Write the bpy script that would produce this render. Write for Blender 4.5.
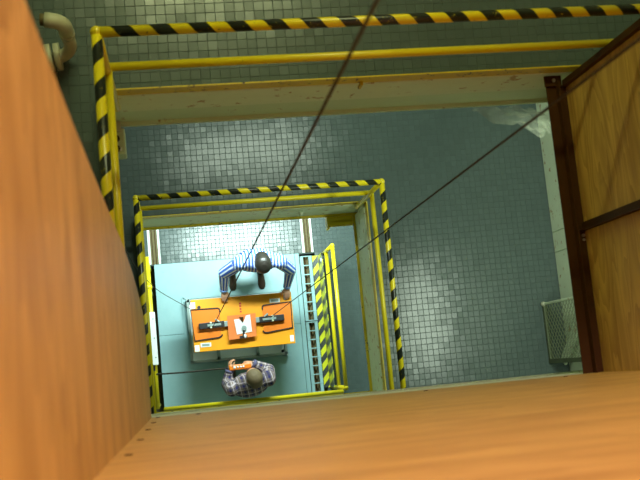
import bpy, bmesh, math, random
import numpy as np
from mathutils import Vector, Matrix

for o in list(bpy.data.objects):
    bpy.data.objects.remove(o)
SC = bpy.context.scene
COL = SC.collection
random.seed(7)
rng = np.random.default_rng(7)

# ------------------------------------------------------------------ levels (z) and camera
CAMZ = 12.37            # eye height above the lowest floor
ZD, ZC, ZB, ZA = 0.0, 3.67, 7.35, 11.02     # four storeys, 3.67 m apart
F_PX = 964.08
MR = np.array([[0.98600811, -0.09548571, 0.13663996],
               [-0.07565335, -0.98673676, -0.14362152],
               [0.14854147, 0.13127471, -0.98015426]])      # rows: right, down, forward


def PX(x, y, z):
    """world point where the photo pixel (x, y) meets the horizontal plane z"""
    d = MR.T @ np.array([(x - 320) / F_PX, (y - 240) / F_PX, 1.0])
    d = d / -d[2]
    h = CAMZ - z
    return Vector((d[0] * h, d[1] * h, z))


cd = bpy.data.cameras.new('camera')
cam = bpy.data.objects.new('camera', cd)
COL.objects.link(cam)
cd.sensor_width = 36.0
cd.lens = F_PX / 640 * 36.0
cd.clip_start = 0.05
cd.clip_end = 100
cd.dof.use_dof = True
cd.dof.focus_distance = 9.0
cd.dof.aperture_fstop = 4.6
m = Matrix.Identity(4)
for i in range(3):
    m[i][0] = MR[0][i]
    m[i][1] = -MR[1][i]
    m[i][2] = -MR[2][i]
m.translation = (0, 0, CAMZ)
cam.matrix_world = m
SC.camera = cam

# ------------------------------------------------------------------ world and exposure
w = bpy.data.worlds.new('world')
SC.world = w
w.use_nodes = True
w.node_tree.nodes['Background'].inputs[0].default_value = (0.75, 0.9, 0.85, 1)
w.node_tree.nodes['Background'].inputs[1].default_value = 0.0
SC.view_settings.view_transform = 'Standard'
SC.view_settings.look = 'None'
SC.view_settings.gamma = 1.0
SC.view_settings.use_curve_mapping = False
SC.view_settings.exposure = 0.0

# light levels (watts) of the lamps built further down
W_TOP, W_B, W_C, W_D = 340.0, 62.0, 42.0, 215.0
COL_TOP = (1.0, 0.61, 0.74)
COL_B = (0.92, 1.0, 0.50)
COL_C = (0.84, 1.0, 0.80)
COL_D = (0.78, 1.0, 0.95)


# ------------------------------------------------------------------ helpers
class MB:
    """collects boxes, tubes and lofts into one mesh"""

    def __init__(self):
        self.v, self.f, self.uv = [], [], {}

    def box(self, x0, x1, y0, y1, z0, z1):
        b = len(self.v)
        self.v += [(x0, y0, z0), (x1, y0, z0), (x1, y1, z0), (x0, y1, z0), (x0, y0, z1), (x1, y0, z1), (x1, y1, z1), (x0, y1, z1)]
        for q in ((0, 3, 2, 1), (4, 5, 6, 7), (0, 1, 5, 4), (1, 2, 6, 5), (2, 3, 7, 6), (3, 0, 4, 7)):
            self.f.append(tuple(b + i for i in q))
        return self

    def obox(self, p0, p1, w, h, up=(0, 0, 1)):
        """bar of section w x h from p0 to p1"""
        p0, p1 = Vector(p0), Vector(p1)
        d = (p1 - p0).normalized()
        s = d.cross(Vector(up))
        if s.length < 1e-4:
            s = d.cross(Vector((1, 0, 0)))
        s.normalize()
        u = s.cross(d).normalized()
        b = len(self.v)
        for p in (p0, p1):
            for a, c in ((-1, -1), (1, -1), (1, 1), (-1, 1)):
                self.v.append(tuple(p + s * (a * w / 2) + u * (c * h / 2)))
        for q in ((0, 1, 2, 3), (7, 6, 5, 4), (0, 4, 5, 1), (1, 5, 6, 2), (2, 6, 7, 3), (3, 7, 4, 0)):
            self.f.append(tuple(b + i for i in q))
        return self

    def loft(self, rings, cap=True):
        b = len(self.v)
        n = len(rings[0])
        for r in rings:
            self.v += [tuple(p) for p in r]
        for i in range(len(rings) - 1):
            for k in range(n):
                k2 = (k + 1) % n
                self.f.append((b + i * n + k, b + i * n + k2, b + (i + 1) * n + k2, b + (i + 1) * n + k))
        if cap:
            self.f.append(tuple(b + k for k in range(n))[::-1])
            self.f.append(tuple(b + (len(rings) - 1) * n + k for k in range(n)))
        return self

    def tube(self, pts, r, n=10, cap=True):
        pts = [Vector(p) for p in pts]
        rad = r if isinstance(r, (list, tuple)) else [r] * len(pts)
        rings = []
        s = None
        for i, p in enumerate(pts):
            if i == 0:
                d = pts[1] - p
            elif i == len(pts) - 1:
                d = p - pts[i - 1]
            else:
                d = (pts[i + 1] - p).normalized() + (p - pts[i - 1]).normalized()
            d.normalize()
            if s is None:
                s = d.cross(Vector((0, 0, 1)))
                if s.length < 1e-3:
                    s = d.cross(Vector((0, 1, 0)))
            s = (s - d * s.dot(d)).normalized()
            u = d.cross(s)
            rings.append([p + (s * math.cos(2 * math.pi * k / n) + u * math.sin(2 * math.pi * k / n)) * rad[i] for k in range(n)])
        return self.loft(rings, cap)

    def ball(self, c, rx, ry, rz, n=14, mm=9):
        c = Vector(c)
        rings = []
        for i in range(mm + 1):
            t = math.pi * (i + 0.02) / (mm + 0.04)
            rings.append([c + Vector((rx * math.sin(t) * math.cos(2 * math.pi * k / n), ry * math.sin(t) * math.sin(2 * math.pi * k / n), -rz * math.cos(t))) for k in range(n)])
        return self.loft(rings)

    def prism(self, poly, axis, a, b_):
        """polygon (2-D points) swept along an axis from a to b_"""
        def pt(q, t):
            return {'x': (t, q[0], q[1]), 'y': (q[0], t, q[1]), 'z': (q[0], q[1], t)}[axis]
        return self.loft([[Vector(pt(q, a)) for q in poly], [Vector(pt(q, b_)) for q in poly]])

    def build(self, name, mat, parent=None, smooth=False, bevel=0.0):
        me = bpy.data.meshes.new(name)
        me.from_pydata(self.v, [], self.f)
        bm = bmesh.new()
        bm.from_mesh(me)
        bmesh.ops.recalc_face_normals(bm, faces=bm.faces)
        bm.to_mesh(me)
        bm.free()
        me.materials.append(mat)
        o = bpy.data.objects.new(name, me)
        COL.objects.link(o)
        if smooth:
            for p in me.polygons:
                p.use_smooth = len(p.vertices) == 4
        if bevel:
            md = o.modifiers.new('bevel', 'BEVEL')
            md.width = bevel
            md.segments = 2
            md.limit_method = 'ANGLE'
        if parent is not None:
            o.parent = parent
            o.matrix_parent_inverse = parent.matrix_basis.inverted()
        return o


def tag(o, label=None, cat=None, group=None, kind=None):
    for k, v in (('label', label), ('category', cat), ('group', group), ('kind', kind)):
        if v:
            o[k] = v
    return o


def empty(name, loc, label=None, cat=None, group=None):
    o = bpy.data.objects.new(name, None)
    COL.objects.link(o)
    o.location = loc
    o.empty_display_size = 0.1
    return tag(o, label, cat, group)


def arc(p0, p1, p2, n=6):
    """rounded corner from p0 over p1 to p2"""
    p0, p1, p2 = Vector(p0), Vector(p1), Vector(p2)
    return [p0 * (1 - t) ** 2 + p1 * 2 * t * (1 - t) + p2 * t * t for t in [i / n for i in range(n + 1)]]


# ------------------------------------------------------------------ materials
class NT:
    def __init__(self, name):
        self.m = bpy.data.materials.new(name)
        self.m.use_nodes = True
        self.t = self.m.node_tree
        self.n = self.t.nodes
        self.b = self.n['Principled BSDF']

    def new(self, typ, **kw):
        n = self.n.new(typ)
        for k, v in kw.items():
            setattr(n, k, v)
        return n

    def link(self, a, b):
        self.t.links.new(a, b)

    def math(self, op, a, b=None, c=None):
        n = self.new('ShaderNodeMath', operation=op)
        for i, x in enumerate((a, b, c)):
            if x is None:
                continue
            if isinstance(x, (int, float)):
                n.inputs[i].default_value = x
            else:
                self.link(x, n.inputs[i])
        return n.outputs[0]

    def mix(self, fac, a, b):
        n = self.new('ShaderNodeMix', data_type='RGBA')
        for i, x in ((0, fac), (6, a), (7, b)):
            if isinstance(x, (int, float)):
                n.inputs[i].default_value = x
            elif isinstance(x, tuple):
                n.inputs[i].default_value = (*x, 1) if len(x) == 3 else x
            else:
                self.link(x, n.inputs[i])
        return n.outputs[2]

    def noise(self, scale, detail=4, rough=0.55, stretch=None, coord='Object', dist=0.0):
        tc = self.new('ShaderNodeTexCoord')
        src = tc.outputs[coord]
        if stretch:
            mp = self.new('ShaderNodeMapping')
            mp.inputs['Scale'].default_value = stretch
            self.link(src, mp.inputs[0])
            src = mp.outputs[0]
        nz = self.new('ShaderNodeTexNoise')
        nz.inputs['Scale'].default_value = scale
        nz.inputs['Detail'].default_value = detail
        nz.inputs['Roughness'].default_value = rough
        nz.inputs['Distortion'].default_value = dist
        self.link(src, nz.inputs['Vector'])
        return nz.outputs['Fac']

    def ramp(self, fac, lo, hi):
        n = self.new('ShaderNodeMapRange')
        n.inputs[1].default_value = lo
        n.inputs[2].default_value = hi
        self.link(fac, n.inputs[0])
        return n.outputs[0]

    def bump(self, h, strength=0.3, dist=0.01):
        n = self.new('ShaderNodeBump')
        n.inputs['Strength'].default_value = strength
        n.inputs['Distance'].default_value = dist
        self.link(h, n.inputs['Height'])
        self.link(n.outputs[0], self.b.inputs['Normal'])

    def set(self, col=None, rough=0.5, metal=0.0):
        if isinstance(col, tuple):
            self.b.inputs['Base Color'].default_value = (*col, 1)
        elif col is not None:
            self.link(col, self.b.inputs['Base Color'])
        self.b.inputs['Roughness'].default_value = rough
        self.b.inputs['Metallic'].default_value = metal
        return self.m


def plain(name, c, rough=0.5, metal=0.0, var=0.12, scale=14):
    t = NT(name)
    f = t.noise(scale)
    dark = tuple(x * (1 - var) for x in c)
    lite = tuple(min(1, x * (1 + var)) for x in c)
    t.set(t.mix(f, dark, lite), rough, metal)
    return t.m


def painted(name, c, rust, amount=0.60, rough=0.35, scale=30):
    """paint with chips of another colour"""
    t = NT(name)
    base = t.mix(t.noise(9), tuple(x * 0.86 for x in c), c)
    chip = t.ramp(t.noise(scale, 6, 0.7), amount, amount + 0.03)
    t.set(t.mix(chip, base, rust), rough)
    return t.m


def plywood(name, stretch, a, b, bands=12.0):
    """rotary-cut veneer: long wandering growth bands plus fine fibre"""
    t = NT(name)
    g1 = t.noise(1.0, 2.5, 0.5, stretch, dist=0.5)
    fine = t.noise(1.0, 3, 0.6, tuple(x * 9 for x in stretch))
    wide = t.noise(1.0, 2, 0.5, tuple(x * 2.2 for x in stretch))
    wv = t.math('FRACT', t.math('MULTIPLY', g1, bands))
    wv = t.ramp(wv, 0.05, 0.95)
    f = t.math('ADD', t.math('MULTIPLY', wv, 0.50), t.math('MULTIPLY', fine, 0.35))
    f = t.math('ADD', f, t.math('MULTIPLY', t.math('SUBTRACT', wide, 0.5), 1.3))
    f = t.math('ADD', f, 0.10)
    spots = t.ramp(t.noise(5.0, 2), 0.70, 0.76)
    col = t.mix(f, b, a)
    col = t.mix(t.math('MULTIPLY', spots, 0.35), col, tuple(x * 0.5 for x in b))
    t.set(col, 0.5)
    t.bump(fine, 0.12, 0.004)
    return t.m


def striped_attr(name, c0, c1, axis_name='along', period=0.16):
    """helical hazard tape; coordinate comes from the mesh attribute"""
    t = NT(name)
    a = t.new('ShaderNodeAttribute', attribute_name=axis_name)
    fr = t.math('FRACT', t.math('DIVIDE', a.outputs['Fac'], period))
    s = t.math('GREATER_THAN', fr, 0.5)
    wear = t.ramp(t.noise(60, 5, 0.7), 0.63, 0.66)
    blk = t.mix(wear, c1, tuple(x * 0.6 for x in c0))
    yel = t.mix(t.ramp(t.noise(45, 5, 0.7), 0.66, 0.68), c0, (0.06, 0.05, 0.01))
    t.set(t.mix(s, yel, blk), 0.3)
    return t.m


YEL = (0.80, 0.64, 0.010)
BLK = (0.012, 0.016, 0.012)
M = {}
M['yellow'] = painted('yellow_paint', YEL, (0.10, 0.06, 0.01), 0.70, 0.32)
M['yellow_chipped'] = painted('yellow_chipped_paint', (0.66, 0.50, 0.012), (0.07, 0.035, 0.012), 0.60, 0.4, 22)
M['hazard'] = striped_attr('hazard_tape', YEL, BLK)
M['plate_hazard'] = striped_attr('hazard_plate', (0.72, 0.72, 0.03), (0.05, 0.06, 0.06), period=0.176)
M['cream'] = painted('cream_concrete', (0.74, 0.83, 0.62), (0.42, 0.31, 0.15), 0.60, 0.6, 12)
M['green_cream'] = painted('green_cream_steel', (0.62, 0.75, 0.52), (0.34, 0.26, 0.11), 0.64, 0.5, 9)
M['concrete'] = plain('grout_concrete', (0.068, 0.092, 0.086), 0.8, 0, 0.15, 25)
M['wall'] = plain('wall_paint', (0.55, 0.58, 0.47), 0.6, 0, 0.06, 3)
M['ceiling'] = plain('ceiling_paint', (0.50, 0.52, 0.46), 0.8, 0, 0.05, 3)
M['rust_iron'] = painted('brown_iron', (0.058, 0.024, 0.004), (0.04, 0.02, 0.008), 0.62, 0.5, 20)
M['rust_iron'].node_tree.nodes['Principled BSDF'].inputs['Specular IOR Level'].default_value = 0.12
M['bolt'] = plain('bolt_steel', (0.45, 0.42, 0.36), 0.4, 0.6)
M['ply_y'] = plywood('plywood_grain_y', (3, 0.8, 5.0), (0.65, 0.43, 0.090), (0.34, 0.190, 0.030))
M['ply_x'] = plywood('plywood_grain_x', (0.7, 3, 5.0), (0.65, 0.43, 0.090), (0.38, 0.215, 0.038))
M['pvc'] = plain('cream_pvc', (0.50, 0.50, 0.36), 0.45, 0, 0.12)
M['white'] = plain('white_paint', (0.82, 0.86, 0.84), 0.4, 0, 0.03)
M['black'] = plain('black_metal', (0.012, 0.012, 0.014), 0.45)
M['dark'] = plain('dark_channel', (0.15, 0.12, 0.045), 0.7, 0, 0.5, 30)
M['steel'] = plain('grey_steel', (0.30, 0.38, 0.36), 0.38, 0.25)
M['cable'] = plain('oiled_wire_rope', (0.016, 0.012, 0.004), 0.6, 0, 0.4, 200)
M['lightblue'] = None


def tile_mat(name, c):
    t = NT(name)
    a = t.new('ShaderNodeAttribute', attribute_name='tone')
    f = t.math('ADD', t.math('MULTIPLY', a.outputs['Fac'], 0.28), t.math('MULTIPLY', t.noise(1.3, 4), 0.75))
    t.set(t.mix(f, tuple(x * 0.80 for x in c), tuple(x * 1.2 for x in c)), 0.26)
    t.b.inputs['Specular IOR Level'].default_value = 0.42
    t.bump(t.noise(22, 2), 0.08, 0.004)
    return t.m


M['tile_b'] = tile_mat('tile_grey', (0.082, 0.112, 0.104))
M['tile_c'] = tile_mat('tile_grey_green', (0.082, 0.112, 0.104))
M['tile_d'] = tile_mat('tile_teal', (0.082, 0.112, 0.104))


def deck_mat():
    t = NT('light_blue_deck_paint')
    f = t.noise(4, 6, 0.65)
    sc = t.ramp(t.noise(14, 6, 0.7, (1, 4, 1)), 0.60, 0.72)
    base = t.mix(f, (0.25, 0.47, 0.50), (0.38, 0.59, 0.63))
    t.set(t.mix(t.math('MULTIPLY', sc, 0.5), base, (0.26, 0.38, 0.38)), 0.45)
    return t.m


M['lightblue'] = deck_mat()


def orange_mat():
    t = NT('orange_paint')
    t.set(t.mix(t.noise(2.5, 3), (0.86, 0.30, 0.006), (0.95, 0.40, 0.010)), 0.38)
    return t.m


M['orange'] = orange_mat()
M['orange_dark'] = plain('deep_orange_paint', (0.84, 0.20, 0.006), 0.4, 0, 0.06, 4)
M['red'] = plain('red_print', (0.55, 0.03, 0.02), 0.5)
M['peach'] = plain('peach_film', (0.82, 0.22, 0.055), 0.3, 0, 0.1)


def clear_plastic():
    t = NT('clear_plastic_film')
    t.set((0.60, 0.64, 0.50), 0.18)
    t.b.inputs['Alpha'].default_value = 0.13
    return t.m


M['plastic'] = clear_plastic()
M['mesh_wire'] = plain('green_mesh_wire', (0.10, 0.12, 0.06), 0.5, 0.2)
M['mesh_pale'] = plain('pale_mesh_wire', (0.22, 0.25, 0.15), 0.5, 0.2)


# ------------------------------------------------------------------ lamps (the storeys' tube lights, out of view)
def tube_light(base, x, y, z, along, watts, color, label, length=1.25, width=0.20):
    root = empty(base + '_fixture_offscreen', (x, y, z), label, 'ceiling light')
    lx, ly = (length / 2, width / 2) if along == 'x' else (width / 2, length / 2)
    MB().box(x - lx, x + lx, y - ly, y + ly, z + 0.02, z + 0.10).build('housing', M['white'], root, bevel=0.008)
    top = {0: ZC - .30, 1: ZB - .30, 2: ZA - .30, 3: 14.61}[int(z > ZC) + int(z > ZB) + int(z > ZA)]
    for k in (-.8, .8):
        hx, hy = (k * lx, 0) if along == 'x' else (0, k * ly)
        MB().tube([(x + hx, y + hy, z + .09), (x + hx, y + hy, top)], .008, 6).build('hanger_rod', M['bolt'], root)
    l = bpy.data.lights.new(base + '_lamp_offscreen', 'AREA')
    l.shape = 'RECTANGLE'
    l.size, l.size_y = 2 * lx, 2 * ly
    l.energy = watts
    l.color = color
    o = bpy.data.objects.new(base + '_lamp_offscreen', l)
    COL.objects.link(o)
    o.location = (x, y, z + 0.005)
    o.parent = root
    o.matrix_parent_inverse = root.matrix_basis.inverted()
    return root


# ------------------------------------------------------------------ floors and slabs
XL, XR, YF, YB = -2.6, 3.56, -2.6, 3.9      # inner faces of the walls


def slab_with_hole(name, z, t, hole, mat, label):
    x0, x1, y0, y1 = hole
    b = MB()
    b.box(XL, x0, YF, YB, z - t, z)
    b.box(x1, XR, YF, YB, z - t, z)
    b.box(x0, x1, YF, y0, z - t, z)
    b.box(x0, x1, y1, YB, z - t, z)
    o = b.build(name, mat)
    return tag(o, label, None, None, 'structure')


def mosaic(parent, z, rects, hole, mat, pitch=0.053, size=0.0492):
    """small square glazed tiles, every one slightly out of level"""
    c = []
    for (x0, x1, y0, y1) in rects:
        xs = np.arange(x0 + pitch / 2, x1, pitch)
        ys = np.arange(y0 + pitch / 2, y1, pitch)
        g = np.stack(np.meshgrid(xs, ys), -1).reshape(-1, 2)
        if hole:
            hx0, hx1, hy0, hy1 = hole
            k = (g[:, 0] > hx0 - pitch * 0.5) & (g[:, 0] < hx1 + pitch * 0.5) & (g[:, 1] > hy0 - pitch * 0.5) & (g[:, 1] < hy1 + pitch * 0.5)
            g = g[~k]
        c.append(g)
    c = np.concatenate(c)
    n = len(c)
    tilt = rng.normal(0, 0.010, (n, 2))
    h = 0.0018 + rng.uniform(-0.0002, 0.0002, n)
    s = size / 2
    cor = np.array([(-s, -s), (s, -s), (s, s), (-s, s)])
    V = np.zeros((n, 8, 3))
    for k in range(4):
        V[:, k, :2] = c + cor[k]
        V[:, k, 2] = z
        V[:, k + 4, :2] = c + cor[k] * 0.94
        V[:, k + 4, 2] = z + h + tilt[:, 0] * cor[k, 0] + tilt[:, 1] * cor[k, 1]
    base = (np.arange(n) * 8)[:, None, None]
    q = np.array([(4, 5, 6, 7), (0, 1, 5, 4), (1, 2, 6, 5), (2, 3, 7, 6), (3, 0, 4, 7)])[None]
    Fq = (base + q).reshape(-1, 4)
    me = bpy.data.meshes.new('mosaic_tiles')
    me.from_pydata(V.reshape(-1, 3).tolist(), [], Fq.tolist())
    a = me.attributes.new('tone', 'FLOAT', 'POINT')
    a.data.foreach_set('value', np.repeat(rng.uniform(0, 1, n), 8).astype(np.float32))
    me.materials.append(mat)
    o = bpy.data.objects.new('mosaic_tiles', me)
    COL.objects.link(o)
    o.parent = parent
    o['kind'] = 'stuff'
    return o


def slab_edges(parent, z, hole, angle=False):
    """painted slab nosing, edge beam under it and, on one storey, the yellow angle along its foot"""
    x0, x1, y0, y1 = hole
    e = 0.016
    for (a, b_, c_, d_) in ((x0 - e, x0, y0, y1), (x1, x1 + e, y0, y1), (x0 - e, x1 + e, y1, y1 + e), (x0 - e, x1 + e, y0 - e, y0)):
        MB().box(a, b_, c_, d_, z - 0.30, z + 0.004).build('slab_nosing', M['cream'], parent, bevel=0.006)
    e2 = 0.025
    for k, (a, b_, c_, d_) in enumerate(((x0 - .2, x0 - e2, y0, y1), (x1 + e2, x1 + .2, y0, y1), (x0 - .2, x1 + .2, y1 + e2, y1 + .2), (x0 - .2, x1 + .2, y0 - .2, y0 - e2))):
        MB().box(a, b_, c_, d_, z - 0.60, z - 0.30).build('edge_beam', M['cream'] if angle else M['green_cream'], parent)
        f = 0.02
        ins = ((x0 - .2, x0, y0, y1), (x1, x1 + .2, y0, y1), (x0 - .2, x1 + .2, y1, y1 + .2), (x0 - .2, x1 + .2, y0 - .2, y0))[k]
        MB().box(*ins, z - 0.60 - f, z - 0.60).build('beam_flange', M['yellow_chipped'] if angle else M['green_cream'], parent)


HB = (-0.315, 2.40, -0.165, 1.515)      # opening in the upper storey
HC = (-0.32, 1.757, -0.262, 1.47)       # opening in the middle storey
DECK = (-0.285, 1.575, -0.30, 1.50)     # steel deck in the lowest storey

fl = slab_with_hole('floor', ZB - 0.003, 0.30, (HB[0] - .015, HB[1] + .015, HB[2] - .015, HB[3] + .015), M['concrete'], 'dark grey tiled floor of the upper storey around the wide opening')
mosaic(fl, ZB - 0.003, ((-1.6, 3.5, 1.533, 3.1), (-1.6, -0.333, -1.0, 1.533)), None, M['tile_b'], size=0.0516)
slab_edges(fl, ZB, HB)
fl = slab_with_hole('floor', ZC - 0.003, 0.30, (HC[0] - .015, HC[1] + .015, HC[2] - .015, HC[3] + .015), M['concrete'], 'grey green mosaic floor of the middle storey around the square opening')
mosaic(fl, ZC - 0.003, ((-1.6, 3.54, -1.2, 3.6),), (HC[0] - .015, HC[1] + .015, HC[2] - .015, HC[3] + .015), M['tile_c'], size=0.0503)
slab_edges(fl, ZC, HC, angle=True)
fl = slab_with_hole('floor', ZD - 0.003, 0.30, (DECK[0] - .10, 1.79, DECK[2] - .05, DECK[3] - .01), M['concrete'], 'teal mosaic floor of the lowest storey around the steel deck')
mosaic(fl, ZD - 0.003, ((-1.5, 3.2, -1.2, 3.2),), (DECK[0] - .09, 1.78, DECK[2] - .06, DECK[3] - .03), M['tile_d'])
tag(MB().box(XL, XR, YF, YB, ZD - 0.5, ZD - 0.3).build('floor', M['dark']), 'dark pit bottom below the steel deck', None, None, 'structure')
slab_with_hole('ceiling', ZA, 0.30, (-0.36, 2.45, -0.40, 1.565), M['ceiling'], 'slab of the top storey')
tag(MB().box(XL, XR, YF, YB, 14.6, 14.8).build('ceiling', M['ceiling']), 'ceiling above the shaft', None, None, 'structure')
for nm, bx in (('wall_left', (XL - .2, XL, YF, YB)), ('wall_front', (XL - .2, XR + .2, YF - .2, YF)), ('wall_back', (XL - .2, XR + .2, YB, YB + .2))):
    tag(MB().box(*bx, -0.5, 14.8).build(nm, M['wall']), 'painted wall of the tall room', None, None, 'structure')
wr = tag(MB().box(XR + .012, XR + .2, YF, YB, -0.5, 14.8).build('wall_right', M['cream']), 'cream panelled wall beside the wire mesh screen', None, None, 'structure')
ys = [-2.6, -1.4, -0.25, 0.872, 1.064, 2.2, 3.3, 3.9]
for a, b_ in zip(ys[:-1], ys[1:]):
    MB().box(XR - 0.004, XR + .012, a + 0.004, b_ - 0.004, ZC, ZC + 2.4).build('wall_panel', M['cream'], wr)

# lamps: the glare on the tiles shows a tube light behind and beside the middle opening and one behind the deck;
# the upper floor and the plywood show one lamp each for the upper and the top storey
tube_light('middle_storey_back', 0.95, 2.72, ZB - 0.72, 'x', W_C, COL_C, 'tube light over the middle storey floor behind the back railing', 1.5)
tube_light('middle_storey_side', 2.95, 0.45, ZB - 0.72, 'y', W_C, COL_C, 'tube light over the middle storey floor by the panelled wall', 1.2)
tube_light('lowest_storey', 1.0, 2.15, ZC - 0.74, 'x', W_D, COL_D, 'tube light over the lowest floor behind the deck', 1.6)
tube_light('upper_storey', 0.5, 3.70, ZA - 0.42, 'x', W_B, COL_B, 'tube light over the upper storey floor by the far wall', 1.5)
tube_light('top_storey', 1.4, 2.9, 13.95, 'x', W_TOP, COL_TOP, 'warm ceiling light of the top storey beside the shaft', 1.5, 0.5)


# ------------------------------------------------------------------ railings
def rail_tube(p0, p1, r, mat, name, parent, stripes=False, phase=0.0, twist=0.10, n=14):
    """straight pipe; attribute 'along' carries the helical tape coordinate"""
    p0, p1 = Vector(p0), Vector(p1)
    d = (p1 - p0)
    L = d.length
    d.normalize()
    up = Vector((0, 0, 1)) if abs(d.z) < 0.9 else Vector((0, 1, 0))
    s = d.cross(up).normalized()
    u = s.cross(d)
    v, al, f = [], [], []
    m_ = 2
    for i in range(m_):
        for k in range(n + 1):
            a = 2 * math.pi * k / n - math.pi / 2       # seam on the underside
            v.append(p0 + d * (L * i / (m_ - 1)) + (s * math.cos(a) + u * math.sin(a)) * r)
            al.append(L * i / (m_ - 1) + phase + twist * k / n)
    for k in range(n):
        f.append((k, k + 1, n + 1 + k + 1, n + 1 + k))
    c0 = len(v)
    v += [p0, p1]
    al += [phase, phase]
    for k in range(n):
        f.append((c0, k + 1, k))
        f.append((c0 + 1, n + 1 + k, n + 1 + k + 1))
    me = bpy.data.meshes.new(name)
    me.from_pydata([tuple(q) for q in v], [], f)
    for p in me.polygons:
        p.use_smooth = len(p.vertices) == 4
    if stripes:
        at = me.attributes.new('along', 'FLOAT', 'POINT')
        at.data.foreach_set('value', np.array(al, np.float32))
    me.materials.append(mat)
    o = bpy.data.objects.new(name, me)
    COL.objects.link(o)
    o.parent = parent
    o.matrix_parent_inverse = parent.matrix_basis.inverted()
    return o


def guard_rail(name, label, z, top, mid, toe, hole, posts, foot, phase):
    """top rails wrapped in hazard tape, yellow mid rails, posts bolted to the slab face, toe boards"""
    root = empty(name, (hole[0], hole[3], z), label, 'railing')
    R = 0.0225
    x0, x1, y0, y1 = top
    zt = z + 1.07
    for i, (a, b_) in enumerate((((x0, y1), (x1, y1)), ((x0, y1), (x0, y0)), ((x1, y1), (x1, y0)), ((x0, y0), (x1, y0)))):
        rail_tube((*a, zt), (*b_, zt), R * 1.03, M['hazard'], 'top_rail', root, True, phase[i], 0.115)
    for (a, b_) in ((x0, y1), (x1, y1), (x0, y0), (x1, y0)):
        MB().ball((a, b_, zt), R * 1.22, R * 1.22, R * 1.22).build('corner_elbow', M['yellow'], root, True)
    mx0, mx1, my0, my1 = mid
    zm = z + 0.535
    for (a, b_) in (((mx0, my1), (mx1, my1)), ((mx0, my1), (mx0, my0)), ((mx1, my1), (mx1, my0)), ((mx0, my0), (mx1, my0))):
        rail_tube((*a, zm), (*b_, zm), R * 0.92, M['yellow'], 'mid_rail', root)
    for (px, py, fx, fy) in posts:
        MB().tube([(px, py, zt), ((px + fx) / 2, (py + fy) / 2, zm), (fx, fy, z + foot)], R * 0.92, 12).build('post', M['yellow'], root, True)
    t0, t1, u0, u1 = toe
    for (a, b_, c_, d_) in ((t0 - .008, t0, u0, u1), (t1, t1 + .008, u0, u1), (t0, t1, u1, u1 + .008), (t0, t1, u0 - .008, u0)):
        MB().box(a, b_, c_, d_, z, z + 0.10).build('toe_board', M['yellow_chipped'], root)
    return root


guard_rail('guard_railing', 'hazard striped railing of the upper storey beside the white bent pipe', ZB,
           (-0.257, 2.36, -0.23, 1.474), (-0.250, 2.36, -0.23, 1.500), (-0.325, 2.41, -0.175, 1.520), HB,
           ((-0.257, 1.474, -0.253, 1.478), (2.36, 1.474, 2.36, 1.478), (-0.257, -0.23, -0.257, -0.20), (2.36, -0.23, 2.36, -0.20)), -0.09, (0.11, 0.13, 0.0, 0.0))
g = guard_rail('guard_railing', 'hazard striped railing around the middle storey opening with peeling yellow toe boards', ZC,
               (-0.279, 1.712, -0.285, 1.466), (-0.275, 1.732, -0.290, 1.478), (-0.330, 1.767, -0.270, 1.476), HC,
               ((-0.279, 1.466, -0.285, 1.46), (1.712, 1.466, 1.70, 1.455), (-0.279, -0.285, -0.285, -0.29), (1.712, -0.285, 1.70, -0.29)), -0.05, (0.084, 0.135, 0.09, 0.0))
# small lugs welded to the toe boards
MB().box(1.06, 1.075, 1.500, 1.522, ZB - 0.05, ZB + 0.03).build('lug', M['yellow_chipped'], bpy.data.objects['guard_railing'])
MB().tube([(1.19, 1.47, ZC - .16), (1.19, 1.44, ZC - .19)], 0.02, 10).build('lug', M['cream'], g, True)

# ------------------------------------------------------------------ plywood enclosure on the upper storey
ZT = 12.15
pl = empty('plywood_wall', (-0.19, 0.1, ZB), 'orange brown plywood wall with a rounded free edge beside the striped railing', 'plywood panel')
edge = [(-0.188, ZB), (0.20, ZB), (0.29, ZB + 0.03), (0.36, ZB + 0.17), (0.42, ZB + 0.52), (0.47, ZB + 0.98), (0.505, ZB + 1.55), (0.517, ZB + 2.4), (0.535, ZB + 3.1), (0.557, ZB + 3.7), (0.57, ZT), (-0.188, ZT)]
MB().prism(edge, 'x', -0.205, -0.183).build('plywood_sheet', M['ply_y'], pl, bevel=0.004)
pf = empty('plywood_wall', (1.0, -0.175, ZB), 'long orange plywood wall running from the corner to the framed panel', 'plywood panel')
MB().box(-0.205, 2.24, -0.187, -0.165, ZB + 0.0, ZT).build('plywood_sheet', M['ply_x'], pf, bevel=0.004)
for k in range(5):
    MB().tube([(-0.150 , -0.166, ZB + .10 + .62 * k), (-0.150, -0.162, ZB + .10 + .62 * k)], 0.010, 8).build('screw_head', M['rust_iron'], pf)
for x in (0.05, 1.2, 1.95):
    MB().tube([(x, -0.166, ZB + .18), (x, -0.162, ZB + .18)], 0.011, 8).build('screw_head', M['rust_iron'], pf)

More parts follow.
